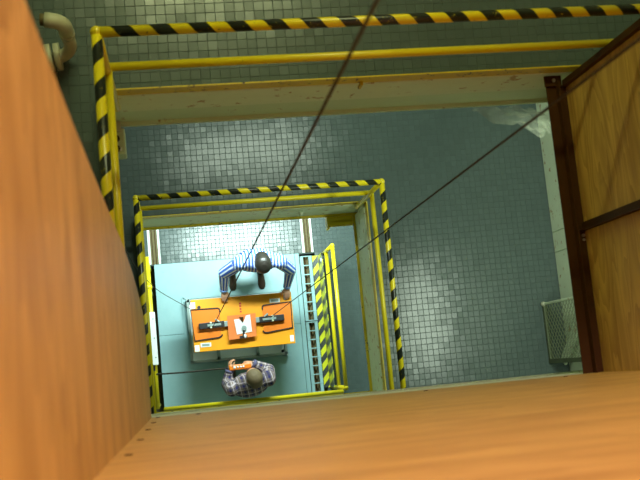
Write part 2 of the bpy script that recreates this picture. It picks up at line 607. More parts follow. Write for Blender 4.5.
pr = empty('framed_plywood_wall', (2.24, 0.6, ZB), 'yellow brown plywood panels in a rusty angle iron frame', 'plywood panel')
MB().box(2.236, 2.258, -0.17, 0.632, ZB + 0.01, ZT).build('plywood_sheet', M['ply_y'], pr)
MB().box(2.236, 2.258, 0.632, 1.43, ZB + 0.01, ZT).build('plywood_sheet', M['ply_y'], pr)
b = MB().box(2.128, 2.190, -0.165, 1.462, ZB - 0.012, ZB - 0.004)
b.box(2.182, 2.190, -0.165, 1.462, ZB - 0.004, ZB + 0.045)
b.build('base_angle', M['rust_iron'], pr)
MB().box(2.190, 2.262, -0.165, 1.440, ZB - 0.010, ZB + 0.012).build('base_bar', M['rust_iron'], pr)
b = MB().box(2.205, 2.262, 1.428, 1.436, ZB, ZT).box(2.222, 2.262, 1.436, 1.472, ZB, ZT)
b.build('corner_angle', M['rust_iron'], pr)
b = MB().box(2.200, 2.236, 0.608, 0.615, ZB, ZT).box(2.224, 2.236, 0.608, 0.656, ZB, ZT)
b.build('batten_angle', M['rust_iron'], pr)
MB().box(2.120, 2.215, 1.440, 1.500, ZB - 0.006, ZB + 0.010).build('corner_plate', M['rust_iron'], pr)
MB().tube([(2.168, 1.472, ZB + .008), (2.168, 1.472, ZB + .020)], 0.011, 6).build('bolt', M['bolt'], pr)
MB().tube([(2.222, 0.585, ZB + .01), (2.222, 0.585, ZB + .022)], 0.010, 6).build('bolt', M['bolt'], pr)
MB().tube([(2.222, 0.56, ZB + .01), (2.222, 0.56, ZB + .022)], 0.008, 6).build('bolt', M['bolt'], pr)

# ------------------------------------------------------------------ bent pipe on the upper floor
pp = empty('vent_pipe', (-0.46, 1.72, ZB), 'cream gooseneck pipe with a coupling standing on the dark floor', 'pipe')
px, py = -0.452, 1.765
b = MB()
b.tube(arc((px - .10, py - 0.045, ZB + .055), (px, py - .03, ZB + .055), (px, py, ZB + .15)) + [Vector((px, py, ZB + .30))], 0.033, 16).build('lower_bend', M['pvc'], pp, True)
MB().tube([(px, py, ZB + .27), (px, py, ZB + .31)], 0.039, 16).build('collar', M['pvc'], pp, True)
MB().tube([Vector((px, py, ZB + .28)), Vector((px, py, ZB + .36))] + arc((px, py, ZB + .38), (px, py, ZB + .46), (px - .085, py + .01, ZB + .46)), 0.037, 16).build('upper_elbow', M['pvc'], pp, True)
MB().tube([(px - .075, py + .01, ZB + .46), (px - .105, py + .012, ZB + .46)], 0.029, 14).build('spigot', M['dark'], pp, True)
MB().tube([(px - .058, py - .042, ZB + .075), (px - .088, py - .045, ZB + .075)], 0.072, 20).build('coupling', M['pvc'], pp, True)
MB().tube([(px - .100, py - .045, ZB + .075), (px - .130, py - .05, ZB + .075)], 0.072, 20).build('coupling', M['pvc'], pp, True)
MB().tube([(px - .10, py - .045, ZB + .055), (px - .40, py - .06, ZB + .055)], 0.035, 14).build('inlet_pipe', M['pvc'], pp, True)
MB().box(px - .30, px - .26, py - .09, py - .02, ZB, ZB + .06).build('saddle', M['pvc'], pp)

# ------------------------------------------------------------------ junction box under the upper slab
jb = empty('junction_box', (-0.28, 1.42, ZB - .7), 'small grey green junction box below the slab edge beside the yellow rails', 'junction box')
MB().box(-0.335, -0.243, 1.345, 1.50, ZB - .72, ZB - .58).build('case', M['green_cream'], jb, bevel=0.006)
MB().box(-0.335, -0.262, 1.475, 1.535, ZB - .58, ZB - .55).build('lid', M['pvc'], jb)
for yy in (1.435, 1.375):
    MB().tube([(-0.292, yy, ZB - .585), (-0.292, yy, ZB - .560)], 0.020, 12).build('knob', M['black'], jb, True)
MB().box(-0.300, -0.262, 1.362, 1.380, ZB - .585, ZB - .565).build('name_plate', M['white'], jb)

# ------------------------------------------------------------------ plastic film hanging below the slab
bm = bmesh.new()
NX, NY = 30, 16
grid = []
for j in range(NY + 1):
    row = []
    t = j / NY
    for i in range(NX + 1):
        s = i / NX
        x = 1.88 * (1 - t) + 2.60 * t + s * ((2.72 - 1.88) * (1 - t) + (2.80 - 2.60) * t)
        z = ZB - .612 - 0.78 * t * (0.85 + 0.15 * s)
        y = 1.490 + 0.03 * math.sin(9 * s + 5 * t) * math.sin(7 * t + 2) + 0.022 * math.sin(23 * s - 9 * t) + 0.012 * math.sin(41 * s + 17 * t)
        row.append(bm.verts.new((x, y, z)))
    grid.append(row)
for j in range(NY):
    for i in range(NX):
        bm.faces.new((grid[j][i], grid[j][i + 1], grid[j + 1][i + 1], grid[j + 1][i]))
me = bpy.data.meshes.new('plastic_sheet')
bm.to_mesh(me)
bm.free()
me.materials.append(M['plastic'])
o = bpy.data.objects.new('plastic_sheet', me)
COL.objects.link(o)
md = o.modifiers.new('thickness', 'SOLIDIFY')
md.thickness = 0.002
tag(o, 'crumpled clear plastic film hanging below the slab edge', 'plastic sheet')

# ------------------------------------------------------------------ wire mesh screen and plank on the middle floor
ms = empty('mesh_screen', (3.376, 0.13, ZC), 'green framed wire mesh screen standing against the cream wall', 'mesh screen')
SX, SY0, SY1, SH = 3.376, -0.140, 0.395, 1.10
MB().obox((SX, SY0, ZC + .022), (SX, SY1, ZC + .022), .030, .036).build('frame_bar', M['mesh_wire'], ms)
MB().obox((SX, SY0, ZC + SH), (SX, SY1, ZC + SH), .030, .030).build('frame_bar', M['mesh_wire'], ms)
MB().obox((SX, SY0, ZC), (SX, SY0, ZC + SH), .040, .034).build('frame_bar', M['mesh_wire'], ms)
MB().tube([(SX, SY1, ZC), (SX, SY1, ZC + SH)], .012, 8).build('frame_bar', M['cream'], ms)
MB().ball((SX - .01, SY1, ZC + .03), .025, .025, .03, 8, 5).build('foot_cap', M['pvc'], ms)
b = MB()
st = 0.066
for sgn in (1, -1):
    k = -SH
    while k < (SY1 - SY0) + SH:
        # line y = y0 + k + sgn*z, clipped to the frame
        pts = []
        za, zb_ = 0.0, SH
        ya, yb_ = (k, k + SH) if sgn > 0 else (k + SH, k)
        Wd = SY1 - SY0
        t0, t1 = 0.0, 1.0
        dy = yb_ - ya
        lo, hi = sorted(((0 - ya) / dy, (Wd - ya) / dy))
        t0, t1 = max(t0, lo), min(t1, hi)
        if t1 - t0 > 0.01:
            b.tube([(SX, SY0 + ya + dy * t0, ZC + SH * t0), (SX, SY0 + ya + dy * t1, ZC + SH * t1)], 0.0032, 4)
        k += st
tag(b.build('wire_mesh', M['mesh_pale'], ms), None, None, None, 'stuff')
tag(MB().obox((3.50, -0.15, ZC + .02), (3.535, 0.42, ZC + .72), .10, .022, up=(1, 0, 0)).build('plank', M['cream']), 'pale plank leaning on the cream wall behind the mesh screen', 'plank')

# ------------------------------------------------------------------ yellow stub beam below the middle slab
yb = empty('stub_beam', (1.7, 1.40, ZC - .7), 'short yellow steel stub beam with an end plate below the middle slab corner', 'steel beam')
b = MB().box(1.520, 1.80, 1.380, 1.470, ZC - .630, ZC - .62).box(1.520, 1.80, 1.380, 1.470, ZC - .70, ZC - .692).box(1.52, 1.80, 1.418, 1.428, ZC - .70, ZC - .62)
b.build('beam', M['yellow'], yb)
MB().box(1.498, 1.520, 1.352, 1.480, ZC - .72, ZC - .615).build('end_plate', M['yellow'], yb)

# ------------------------------------------------------------------ lowest storey: deck, gratings, channels
dk = empty('steel_deck', (0.6, 0.6, 0), 'light blue painted steel deck the two men stand on', 'steel deck')
DZ = 0.02
for (a, b_, c_, d_) in ((DECK[0], 1.516, 0.594, DECK[3]), (DECK[0], 1.516, DECK[2], 0.590), (1.520, DECK[1], DECK[2], DECK[3])):
    MB().box(a, b_, c_, d_, -0.05, DZ).build('deck_plate', M['lightblue'], dk, bevel=0.003)
for x in (-0.2, 0.65, 1.5):
    MB().box(x - .05, x + .05, DECK[2], DECK[3], -0.30, -0.05).build('deck_joist', M['steel'], dk)


def grating(y0, y1, label):
    g_ = empty('floor_grating', (1.65, (y0 + y1) / 2, 0), label, 'floor grating', 'ladder gratings beside the deck')
    for x in (1.605, 1.718):
        MB().box(x - .020, x + .020, y0, y1, -0.01, 0.016).build('side_bar', M['lightblue'], g_)
    n = int((y1 - y0) / 0.108)
    for k in range(n + 1):
        y = y0 + 0.006 + (y1 - y0 - 0.012) * k / n
        MB().box(1.585, 1.740, y - .006, y + .006, -0.004, 0.022).build('rung', M['lightblue'], g_)
    MB().box(1.585, 1.74, y0, y1, -0.30, -0.09).build('tray', M['dark'], g_)
    MB().tube([(1.655, y0, -.075), (1.655, y1, -.075)], 0.012, 8).build('screw_shaft', M['rust_iron'], g_)
    for x in (1.64, 1.69):
        MB().box(x - .006, x + .006, y0, y1, -0.09, -0.05).build('guide_bar', M['dark'], g_)
    return g_


ym = PX(303, 322, 0).y
grating(ym + 0.006, 1.46, 'light blue ladder grating by the upright end of the striped plate')
grating(-0.30, ym - 0.006, 'light blue ladder grating by the front yellow rail')


def channel(x0, x1, label):
    c = empty('floor_channel', ((x0 + x1) / 2, 2.2, 0), label, 'floor channel')
    for (a, b_) in ((x0 - .015, x0 + .015), (x1 - .013, x1 + .013)):
        MB().box(a, b_, 1.505, 3.1, 0.0, 0.014).build('edge_strip', M['white'], c)
    MB().box(x0 + .015, x1 - .013, 1.505, 3.1, 0.0, 0.006).build('channel_bed', M['dark'], c)
    for k in (0.33, 0.66):
        x = x0 + (x1 - x0) * k
        MB().box(x - .005, x + .005, 1.505, 3.1, 0.006, 0.010).build('guide_bar', M['rust_iron'], c)


channel(-0.330, -0.208, 'dark floor channel between white strips on the side of the white box')
channel(1.644, 1.760, 'dark floor channel between white strips in line with the gratings')

# hazard plates
hp = empty('hazard_kick_plate', (1.80, 0.6, 0), 'yellow and black striped kick plates along the foot of the railing', 'kick plate')


def striped_plate(corners, name):
    """thin plate whose stripes run diagonally; corners: two along the start, two along the end"""
    (a0, b0), (a1, b1) = corners
    a0, b0, a1, b1 = map(Vector, (a0, b0, a1, b1))
    nrm = (b0 - a0).cross(a1 - a0).normalized() * 0.006
    v = [a0, b0, b1, a1, a0 - nrm, b0 - nrm, b1 - nrm, a1 - nrm]
    f = [(0, 1, 2, 3), (7, 6, 5, 4), (0, 4, 5, 1), (1, 5, 6, 2), (2, 6, 7, 3), (3, 7, 4, 0)]
    me = bpy.data.meshes.new(name)
    me.from_pydata([tuple(q) for q in v], [], f)
    L = (a1 - a0).length
    al = [0, 0.09, L + 0.09, L, 0, 0.09, L + 0.09, L]
    at = me.attributes.new('along', 'FLOAT', 'POINT')
    at.data.foreach_set('value', np.array(al, np.float32))
    me.materials.append(M['plate_hazard'])
    o = bpy.data.objects.new(name, me)
    COL.objects.link(o)
    o.parent = hp
    o.matrix_parent_inverse = hp.matrix_basis.inverted()
    return o


striped_plate((((1.745, 1.454, 0.012), (1.822, 1.454, 0.012)), ((1.745, -0.25, 0.012), (1.822, -0.25, 0.012))), 'floor_strip')
striped_plate((((1.826, 1.45, 0.012), (1.826, 1.45, 0.40)), ((1.826, -0.25, 0.012), (1.826, -0.25, 0.40))), 'upright_plate')
MB().ball((1.818, 1.36, .30), .012, .03, .03, 8, 5).build('bolt', M['white'], hp)

# ------------------------------------------------------------------ lowest storey railings
dr = empty('yellow_railing', (1.84, 0.6, 0), 'plain yellow tube railing behind the striped kick plates', 'railing')
R = 0.0235
XRR = 1.853
rail_tube((XRR, 1.437, 1.07), (XRR, -0.283, 1.07), R, M['yellow'], 'top_rail', dr)
rail_tube((XRR, 1.437, 0.55), (XRR, -0.283, 0.55), R, M['yellow'], 'mid_rail', dr)
for y in (1.437, -0.25):
    MB().tube([(XRR, y, 1.07), (XRR, y, 0.0)], R, 12).build('post', M['yellow'], dr, True)
    MB().ball((XRR, y, 1.07), R * 1.15, R * 1.15, R * 1.15).build('elbow', M['yellow'], dr, True)
df = empty('yellow_railing', (0.8, -0.3, 0), 'bright yellow railing across the front of the deck behind the man in plaid', 'railing')
rail_tube((-0.262, -0.292, 1.07), (1.815, -0.292, 1.07), R, M['yellow'], 'top_rail', df)
rail_tube((-0.262, -0.310, 0.55), (1.815, -0.310, 0.55), R, M['yellow'], 'mid_rail', df)
for x in (-0.25, 0.8, 1.80):
    MB().tube([(x, -0.292, 1.07), (x, -0.335, 0.0)], R, 12).build('post', M['yellow'], df, True)
dl = empty('yellow_railing', (-0.34, 0.6, 0), 'yellow railing that carries the long white box', 'railing')
rail_tube((-0.337, 1.455, 1.07), (-0.337, -0.283, 1.07), R, M['yellow'], 'top_rail', dl)
rail_tube((-0.345, 1.455, 0.55), (-0.345, -0.283, 0.55), R, M['yellow'], 'mid_rail', dl)
for y in (1.44, 1.12, -0.26):
    MB().tube([(-0.345, y, 1.07), (-0.345, y, 0.0)], R, 12).build('post', M['yellow'], dl, True)
MB().tube([(-0.337, 1.455, 1.07), (-0.337, 1.47, 1.07)], R * 1.12, 12).build('end_cap', M['yellow'], dl, True)
MB().tube([(-0.390, 1.12, 1.075), (-0.300, 1.12, 1.075)], R * 1.3, 12).build('clamp', M['yellow'], dl, True)

wb = empty('white_box', (-0.33, 0.52, 1.1), 'long narrow white box lying on the yellow rail', 'electrical box')
MB().box(-0.366, -0.290, 0.215, 0.82, 1.092, 1.16).build('case', M['white'], wb, bevel=0.006)
for y in (0.30, 0.52, 0.74):
    MB().tube([(-0.314, y, 1.158), (-0.314, y, 1.164)], 0.008, 8).build('screw', M['steel'], wb)
MB().tube([(-0.372, 0.70, 1.10), (-0.41, 0.68, 1.10), (-0.43, 0.60, 1.08), (-0.41, 0.52, 1.10), (-0.372, 0.50, 1.10)], 0.016, 8).build('flexible_conduit', M['steel'], wb, True)
MB().ball((-0.41, 0.60, 1.09), .03, .05, .03, 10, 6).build('gland', M['steel'], wb, True)
MB().box(-0.372, -0.330, 0.150, 0.215, 1.085, 1.12).build('bracket', M['black'], wb)

# ------------------------------------------------------------------ stand below the orange plate
sd = empty('support_stand', (0.7, 0.6, DZ), 'low grey blue stand with white trays below the orange plate', 'stand')
x0, x1, y0, y1 = 0.045, 1.315, 0.175, 1.045
for (a, b_) in (((x0, y0), (x1, y0)), ((x0, y1), (x1, y1)), ((x0, y0), (x0, y1)), ((x1, y0), (x1, y1))):
    MB().obox((*a, DZ + .008), (*b_, DZ + .008), .035, .016).build('floor_bar', M['lightblue'], sd)
x0, x1, y0, y1 = 0.10, 1.285, 0.225, 0.995
for (a, b_) in (((x0, y0), (x1, y0)), ((x0, y1), (x1, y1)), ((x0, y0), (x0, y1)), ((x1, y0), (x1, y1)), ((.435, y0), (.435, y1)), ((.925, y0), (.925, y1))):
    MB().obox((*a, DZ + .13), (*b_, DZ + .13), .03, .06).build('frame_bar', M['steel'], sd)
for (a, b_) in ((0.115, 0.415), (0.458, 0.905), (0.945, 1.270)):
    MB().box(a, b_, 0.236, 0.98, DZ + .07, DZ + .085).build('tray', M['white'], sd)
    MB().box(a, b_, 0.232, 0.240, DZ + .08, DZ + .12).build('tray_rim', M['white'], sd)
for (a, b_) in ((x0, y0), (x1, y0), (x0, y1), (x1, y1), (.435, y0 + .02), (.925, y0 + .02)):
    MB().box(a - .02, a + .02, b_ - .02, b_ + .02, DZ, DZ + .16).build('foot', M['steel'], sd)
for (a, b_) in ((0.22, 0.42), (1.24, 0.42), (0.22, 0.88), (1.24, 0.88)):
    MB().box(a - .025, a + .025, b_ - .025, b_ + .025, DZ + .07, 0.741).build('leg', M['steel'], sd)
MB().ball((1.245, 0.262, DZ + .10), .02, .02, .02, 8, 5).build('knob', M['black'], sd)

# ------------------------------------------------------------------ orange plate
PZ = 0.80
op = empty('lifting_plate', (0.73, 0.63, PZ), 'orange steel plate hung from two wire ropes between the two men', 'lifting plate')
MB().box(0.128, 1.338, 0.325, 0.947, PZ - .035, PZ).build('plate', M['orange'], op, bevel=0.006)
MB().box(0.150, 1.320, 0.345, 0.930, PZ - .06, PZ - .034).build('underframe', M['steel'], op)


def cover(p, mirror):
    """darker cover with a black bent bar on three sides"""
    q = [PX(x, y, PZ + .004) for (x, y) in p]
    c = MB()
    c.loft([[v - Vector((0, 0, .005)) for v in q], [v + Vector((0, 0, .004)) for v in q]])
    o = c.build('cover', M['orange_dark'], op)
    zz = Vector((0, 0, .010))
    if not mirror:
        path = [q[1] + Vector((.0, -.05, 0)), *arc(q[1] + Vector((0, -.03, 0)), q[1], q[1] - Vector((.03, 0, 0)), 4), q[0], q[3], *arc(q[2] - Vector((.04, .004, 0)), q[2], q[2] + Vector((.015, .03, 0)), 4)]
    else:
        path = [q[0] + Vector((0, -.05, 0)), *arc(q[0] + Vector((0, -.03, 0)), q[0], q[0] + Vector((.03, 0, 0)), 4), q[1], q[2], *arc(q[3] + Vector((.04, 0, 0)), q[3], q[3] + Vector((-.012, .03, 0)), 4)]
    MB().tube([v + zz for v in path], 0.0085, 6).build('edge_bar', M['black'], op)


cover(((190.5, 310), (219.5, 308), (221.5, 337), (195, 341)), False)
cover(((262, 305.5), (290.5, 301.5), (292.5, 327.5), (264, 333)), True)
z = PZ + .035
bl, br = PX(199, 326.6, z), PX(284, 317.2, z)
MB().obox(bl + Vector((.20, 0, 0)), br - Vector((.20, 0, 0)), .062, .05).build('spreader_beam', M['steel'], op, bevel=.004)
for e, d in ((bl, 1), (br, -1)):
    dirv = (br - bl).normalized() * d
    MB().obox(e, e + dirv * .30, .072, .065).build('clamp_body', M['black'], op, bevel=.005)
    MB().obox(e + dirv * .10 + Vector((0, 0, .036)), e + dirv * .26 + Vector((0, 0, .036)), .026, .018).build('clamp_bar', M['steel'], op)
    for k, s in ((.14, 1), (.14, -1)):
        MB().ball(e + dirv * k + Vector((0, s * .027, .036)), .014, .014, .014, 8, 5).build('clamp_nut', M['cream'], op)
    MB().tube([e + dirv * .20 + Vector((0, .03, .03)), e + dirv * .20 + Vector((0, .06, .06)), e + dirv * .24 + Vector((0, .03, .06))], .010, 6).build('pin', M['steel'], op)
for (x, y, wx, wy) in ((0.150, 0.880, .06, .075), (1.270, 0.897, .05, .075), (0.165, 0.370, .055, .075), (1.300, 0.388, .045, .075)):
    MB().box(x - wx / 2, x + wx / 2, y - wy / 2, y + wy / 2, PZ, PZ + .004).build('corner_sticker', M['white'], op)
for (x, y) in ((0.270, 0.402), (1.133, 0.858)):
    lb = MB().box(x - .062, x + .062, y - .024, y + .024, PZ, PZ + .004).build('label_plate', M['white'], op)
    MB().box(x - .044, x + .044, y - .014, y + .014, PZ + .004, PZ + .006).build('label_print', M['steel'], lb)
MB().tube([(0.223, 0.852, PZ - .001), (0.223, 0.852, PZ + .003)], .021, 16).build('hole', M['black'], op)
for k, (y, s) in enumerate(((0.858, .014), (0.826, .012), (0.792, .010), (0.760, .010))):
    MB().box(0.714 - s, 0.714 + s, y - .010, y + .010, PZ, PZ + .003).build('red_mark', M['red'], op)

# document pouch on the plate
pk = empty('document_pouch', (0.71, 0.6, PZ), 'white notched sheet in a peach film pouch in the middle of the orange plate', 'document pouch')
z = PZ + .064
q = [PX(*p, z) for p in ((227, 316), (255.5, 313), (256.5, 336), (229, 340))]
MB().loft([q, [v + Vector((0, 0, .004)) for v in q]]).build('film', M['peach'], pk)
q = [PX(*p, z + .008) for p in ((234, 319.5), (239, 319), (243, 323), (246, 315.5), (250, 314.5), (252, 331.5), (237, 334.5))]
MB().loft([q, [v + Vector((0, 0, .004)) for v in q]]).build('sheet', M['white'], pk)
c = PX(244, 328, z + .01)
MB().tube([c, c + Vector((0, 0, .03))], .030, 8).build('fitting', M['steel'], pk)
c2 = PX(243.5, 337, z)
MB().tube([c + Vector((0, 0, .02)), c2 + Vector((0, 0, .01))], .012, 8).build('stem', M['black'], pk)
MB().obox(c2 + Vector((-.045, 0, .0)), c2 + Vector((.045, .006, .0)), .03, .03).build('cross_bar', M['black'], pk)
MB().ball(c2 + Vector((.02, .01, .02)), .018, .028, .018, 8, 5).build('clip', M['white'], pk)
n1 = [PX(*p, z + .012) for p in ((239, 317), (243.5, 317), (243, 323))]
MB().loft([n1, [v + Vector((0, 0, .006)) for v in n1]]).build('notch_clip', M['rust_iron'], pk)

# ------------------------------------------------------------------ wire ropes and cables
for (x, y, lab) in ((0.367, 0.603, 'dark wire rope hanging to the clamp beside the black dot on the orange plate'), (1.052, 0.654, 'dark wire rope hanging to the clamp beside the striped plates')):
    b = MB()
    b.tube([(x, y, PZ + .05), (x, y, 14.6)], 0.0039, 8)
    tag(b.build('wire_rope', M['cable'], None, True), lab, 'wire rope')
def curve_cable(pts, r, label, name='cable'):
    cu = bpy.data.curves.new(name, 'CURVE')
    cu.dimensions = '3D'
    sp = cu.splines.new('NURBS')
    sp.points.add(len(pts) - 1)
    for k, p in enumerate(pts):
        sp.points[k].co = (*p, 1)
    sp.use_endpoint_u = True
    sp.order_u = 3
    cu.bevel_depth = r
    cu.bevel_resolution = 2
    t = bpy.data.objects.new('tmp', cu)
    COL.objects.link(t)
    bpy.context.view_layer.update()
    me = bpy.data.meshes.new_from_object(t.evaluated_get(bpy.context.evaluated_depsgraph_get()))
    bpy.data.objects.remove(t)
    me.materials.clear()
    me.materials.append(M['cable'])
    o = bpy.data.objects.new(name, me)
    COL.objects.link(o)
    return tag(o, label, 'cable')


curve_cable([(0.485, 0.10, 1.19), (0.40, 0.105, 1.165), (0.0, 0.10, 1.13), (-0.337, 0.11, 1.095), (-0.45, 0.12, 1.0), (-0.47, 0.13, 0.5), (-0.47, 0.15, 0.02)], 0.010, 'black control cable running from the orange hand controller to the yellow rail')
curve_cable([(0.12, 0.845, PZ - .01), (-0.02, 0.91, 1.15), (-0.229, 0.985, 2.0), (-0.295, 1.0, 3.0), (-0.312, 0.97, 3.72), (-0.37, 1.03, 4.2), (-0.42, 1.16, 4.8), (-0.46, 1.30, 6.76)], 0.0036, 'thin dark wire running from the plate corner up past the middle storey railing')


# ------------------------------------------------------------------ people
def ring(c, ax_u, ax_v, n=18):
    c, ax_u, ax_v = Vector(c), Vector(ax_u), Vector(ax_v)
    return [c + ax_u * math.cos(2 * math.pi * k / n) + ax_v * math.sin(2 * math.pi * k / n) for k in range(n)]


def limb(mb, pts, rad, n=14):
    """tapered limb with rounded ends"""
    pts = [Vector(p) for p in pts]
    for p, r in zip(pts, rad):
        mb.ball(p, r, r, r, n, 8)
    for i in range(len(pts) - 1):
        if (pts[i + 1] - pts[i]).length > 1e-4:
            mb.tube([pts[i], pts[i + 1]], [rad[i], rad[i + 1]], n)


def fuse(mb, name, mat, parent, voxel, smooth=4):
    """one continuous surface from overlapping volumes"""
    me = bpy.data.meshes.new('raw')
    me.from_pydata(mb.v, [], mb.f)
    bm = bmesh.new()
    bm.from_mesh(me)
    bmesh.ops.recalc_face_normals(bm, faces=bm.faces)
    bm.to_mesh(me)
    bm.free()
    t = bpy.data.objects.new('raw', me)
    COL.objects.link(t)
    md = t.modifiers.new('r', 'REMESH')
    md.mode = 'VOXEL'
    md.voxel_size = voxel
    md.use_smooth_shade = True
    if smooth:
        md = t.modifiers.new('s', 'SMOOTH')
        md.factor = 0.5
        md.iterations = smooth
    bpy.context.view_layer.update()
    out = bpy.data.meshes.new_from_object(t.evaluated_get(bpy.context.evaluated_depsgraph_get()))
    bpy.data.objects.remove(t)
    out.name = name
    out.materials.clear()
    out.materials.append(mat)
    for p in out.polygons:
        p.use_smooth = True
    o = bpy.data.objects.new(name, out)
    COL.objects.link(o)
    o.parent = parent
    o.matrix_parent_inverse = parent.matrix_basis.inverted()
    return o


def hand(mb, wrist, fwd, nrm, thumb_side, curl=0.5):
    """palm, four unequal bent fingers and a thumb from the side of the palm"""
    wrist, fwd, nrm = Vector(wrist), Vector(fwd).normalized(), Vector(nrm).normalized()   # nrm points out of the back of the hand
    side = fwd.cross(nrm).normalized() * thumb_side
    rings = []
    for t, wd, th in ((0, .027, .020), (.03, .036, .017), (.065, .042, .015), (.09, .041, .013)):
        rings.append(ring(wrist + fwd * t, side * wd, nrm * th, 12))
    mb.loft(rings)
    for k, (off, L) in enumerate(((.031, .070), (.010, .080), (-.011, .074), (-.031, .058))):
        p = wrist + fwd * .085 + side * off
        a = 0.15
        pts, rad = [p], [.0095]
        for j, (fr, r) in enumerate(((.45, .0092), (.30, .0085), (.25, .0075))):
            a += curl * (0.75 if j else 0.5)
            p = p + (fwd * math.cos(a) - nrm * math.sin(a)) * (L * fr)
            pts.append(p)
            rad.append(r)
        limb(mb, pts, rad, 8)
    p = wrist + fwd * .03 + side * .030
    d1 = (fwd * .7 + side * .75 - nrm * .25).normalized()
    d2 = (fwd * .95 + side * .15 - nrm * (.2 + curl * .4)).normalized()
    limb(mb, [p, p + d1 * .038, p + d1 * .038 + d2 * .032, p + d1 * .038 + d2 * .055], [.014, .0115, .0105, .0085], 8)


def head(mb, c, face, up, s=1.0):
    """skull, jaw, nose, brow, ears"""
    c, face, up = Vector(c), Vector(face).normalized(), Vector(up).normalized()
    sd_ = face.cross(up).normalized()
    rings = []
    for t, rw, rf, fo in ((-.125, .028, .030, .055), (-.11, .045, .055, .035), (-.08, .060, .075, .018), (-.04, .070, .088, .006), (0, .076, .096, 0), (.04, .078, .098, -.004), (.075, .070, .088, -.006), (.10, .050, .064, -.006), (.115, .022, .030, -.006)):
        rings.append(ring(c + up * (t * s) + face * (fo * s), sd_ * rw * s, face * rf * s, 20))
    mb.loft(rings)
    limb(mb, [c + face * .090 * s + up * .012 * s, c + face * .108 * s - up * .022 * s], [.010, .014], 8)
    limb(mb, [c + face * .084 * s + up * .022 * s + sd_ * .035, c + face * .084 * s + up * .022 * s - sd_ * .035], [.012, .012], 8)
    for k in (-1, 1):
        e = c + sd_ * (k * .078 * s) - face * .008 * s - up * .01 * s
        limb(mb, [e + up * .022, e - up * .022 + face * .006], [.012, .009], 8)


def cloth_coords(o, arms, spine_x):
    """cloth coordinate per vertex: (across, along); sleeves follow the arm, the rest follows the trunk"""
    me = o.data
    n = len(me.vertices)
    co = np.zeros(n * 3)
    me.vertices.foreach_get('co', co)
    co = co.reshape(-1, 3)
    uv = np.zeros((n, 3), np.float32)
    ax, ay, az = spine_x
    uv[:, 0] = (co - np.array(ax)) @ np.array(ay)
    uv[:, 1] = (co - np.array(ax)) @ np.array(az)
    for chain in arms:
        acc = 0
        best = np.full(n, 1e9)
        for i in range(len(chain) - 1):
            a, b_ = np.array(chain[i]), np.array(chain[i + 1])
            L = np.linalg.norm(b_ - a)
            d = (b_ - a) / L
            t = np.clip((co - a) @ d, 0, L)
            q = co - (a + t[:, None] * d)
            dist = np.linalg.norm(q, axis=1)
            s = np.cross(d, [0.3, 0.2, 1.0])
            s /= np.linalg.norm(s)
            u = np.cross(d, s)
            ang = np.arctan2(q @ u, q @ s)
            inside = (t > (0.06 if i == 0 else -1)) & (dist < 0.105) & (dist < best)
            uv[inside, 0] = ang[inside] * 0.055
            uv[inside, 1] = acc + t[inside]
            best = np.where(inside, dist, best)
            acc += L
    at = me.attributes.new('cloth', 'FLOAT_VECTOR', 'POINT')
    at.data.foreach_set('vector', uv.reshape(-1))


def stripe_cloth(name):
    t = NT(name)
    a = t.new('ShaderNodeAttribute', attribute_name='cloth')
    s = t.new('ShaderNodeSeparateXYZ')
    t.link(a.outputs['Vector'], s.inputs[0])
    f = t.math('FRACT', t.math('DIVIDE', s.outputs[0], 0.036))
    k = t.math('GREATER_THAN', f, 0.40)
    t.set(t.mix(k, (0.80, 0.86, 0.95), (0.045, 0.14, 0.62)), 0.8)
    return t.m


def plaid_cloth(name):
    t = NT(name)
    a = t.new('ShaderNodeAttribute', attribute_name='cloth')
    s = t.new('ShaderNodeSeparateXYZ')
    t.link(a.outputs['Vector'], s.inputs[0])

    def band(out, off, wdt, per):
        f = t.math('FRACT', t.math('DIVIDE', t.math('ADD', out, off), per))
        return t.math('LESS_THAN', f, wdt)
    P_ = 0.076
    base = (0.44, 0.40, 0.38)
    for out in (s.outputs[0], s.outputs[1]):
        pass
    navy = t.math('ADD', t.math('MULTIPLY', band(s.outputs[0], 2.0, .34, P_), .5), t.math('MULTIPLY', band(s.outputs[1], 2.0, .34, P_), .5))
    c = t.mix(navy, (0.24, 0.18, 0.15), (0.014, 0.014, 0.12))
    wht = t.math('MAXIMUM', band(s.outputs[0], 2.035, .12, P_), band(s.outputs[1], 2.035, .12, P_))
    c = t.mix(t.math('MULTIPLY', wht, .70), c, (0.70, 0.58, 0.64))
    dk_ = t.math('MAXIMUM', band(s.outputs[0], 2.058, .14, P_), band(s.outputs[1], 2.058, .14, P_))
    c = t.mix(t.math('MULTIPLY', dk_, .55), c, (0.06, 0.05, 0.06))
    t.set(c, 0.85)
    return t.m


M['skin'] = plain('skin', (0.66, 0.36, 0.23), 0.55, 0, 0.06)
M['skin_tan'] = plain('skin_tan', (0.56, 0.27, 0.15), 0.5, 0, 0.08)
M['hair_dark'] = plain('dark_hair', (0.022, 0.018, 0.014), 0.42, 0, 0.4, 60)
M['hair_grey'] = plain('cropped_hair', (0.165, 0.115, 0.058), 0.7, 0, 0.15, 60)
M['trousers'] = plain('olive_trousers', (0.16, 0.19, 0.17), 0.85)
M['jeans'] = plain('dark_trousers', (0.05, 0.06, 0.09), 0.85)
M['shoe'] = plain('brown_leather', (0.050, 0.026, 0.014), 0.45)
M['sole'] = plain('rubber_sole', (0.02, 0.02, 0.02), 0.7)
M['stripe_cloth'] = stripe_cloth('blue_striped_shirt')
M['plaid_cloth'] = plaid_cloth('plaid_shirt')
M['eye'] = plain('eye', (0.03, 0.02, 0.015), 0.2)


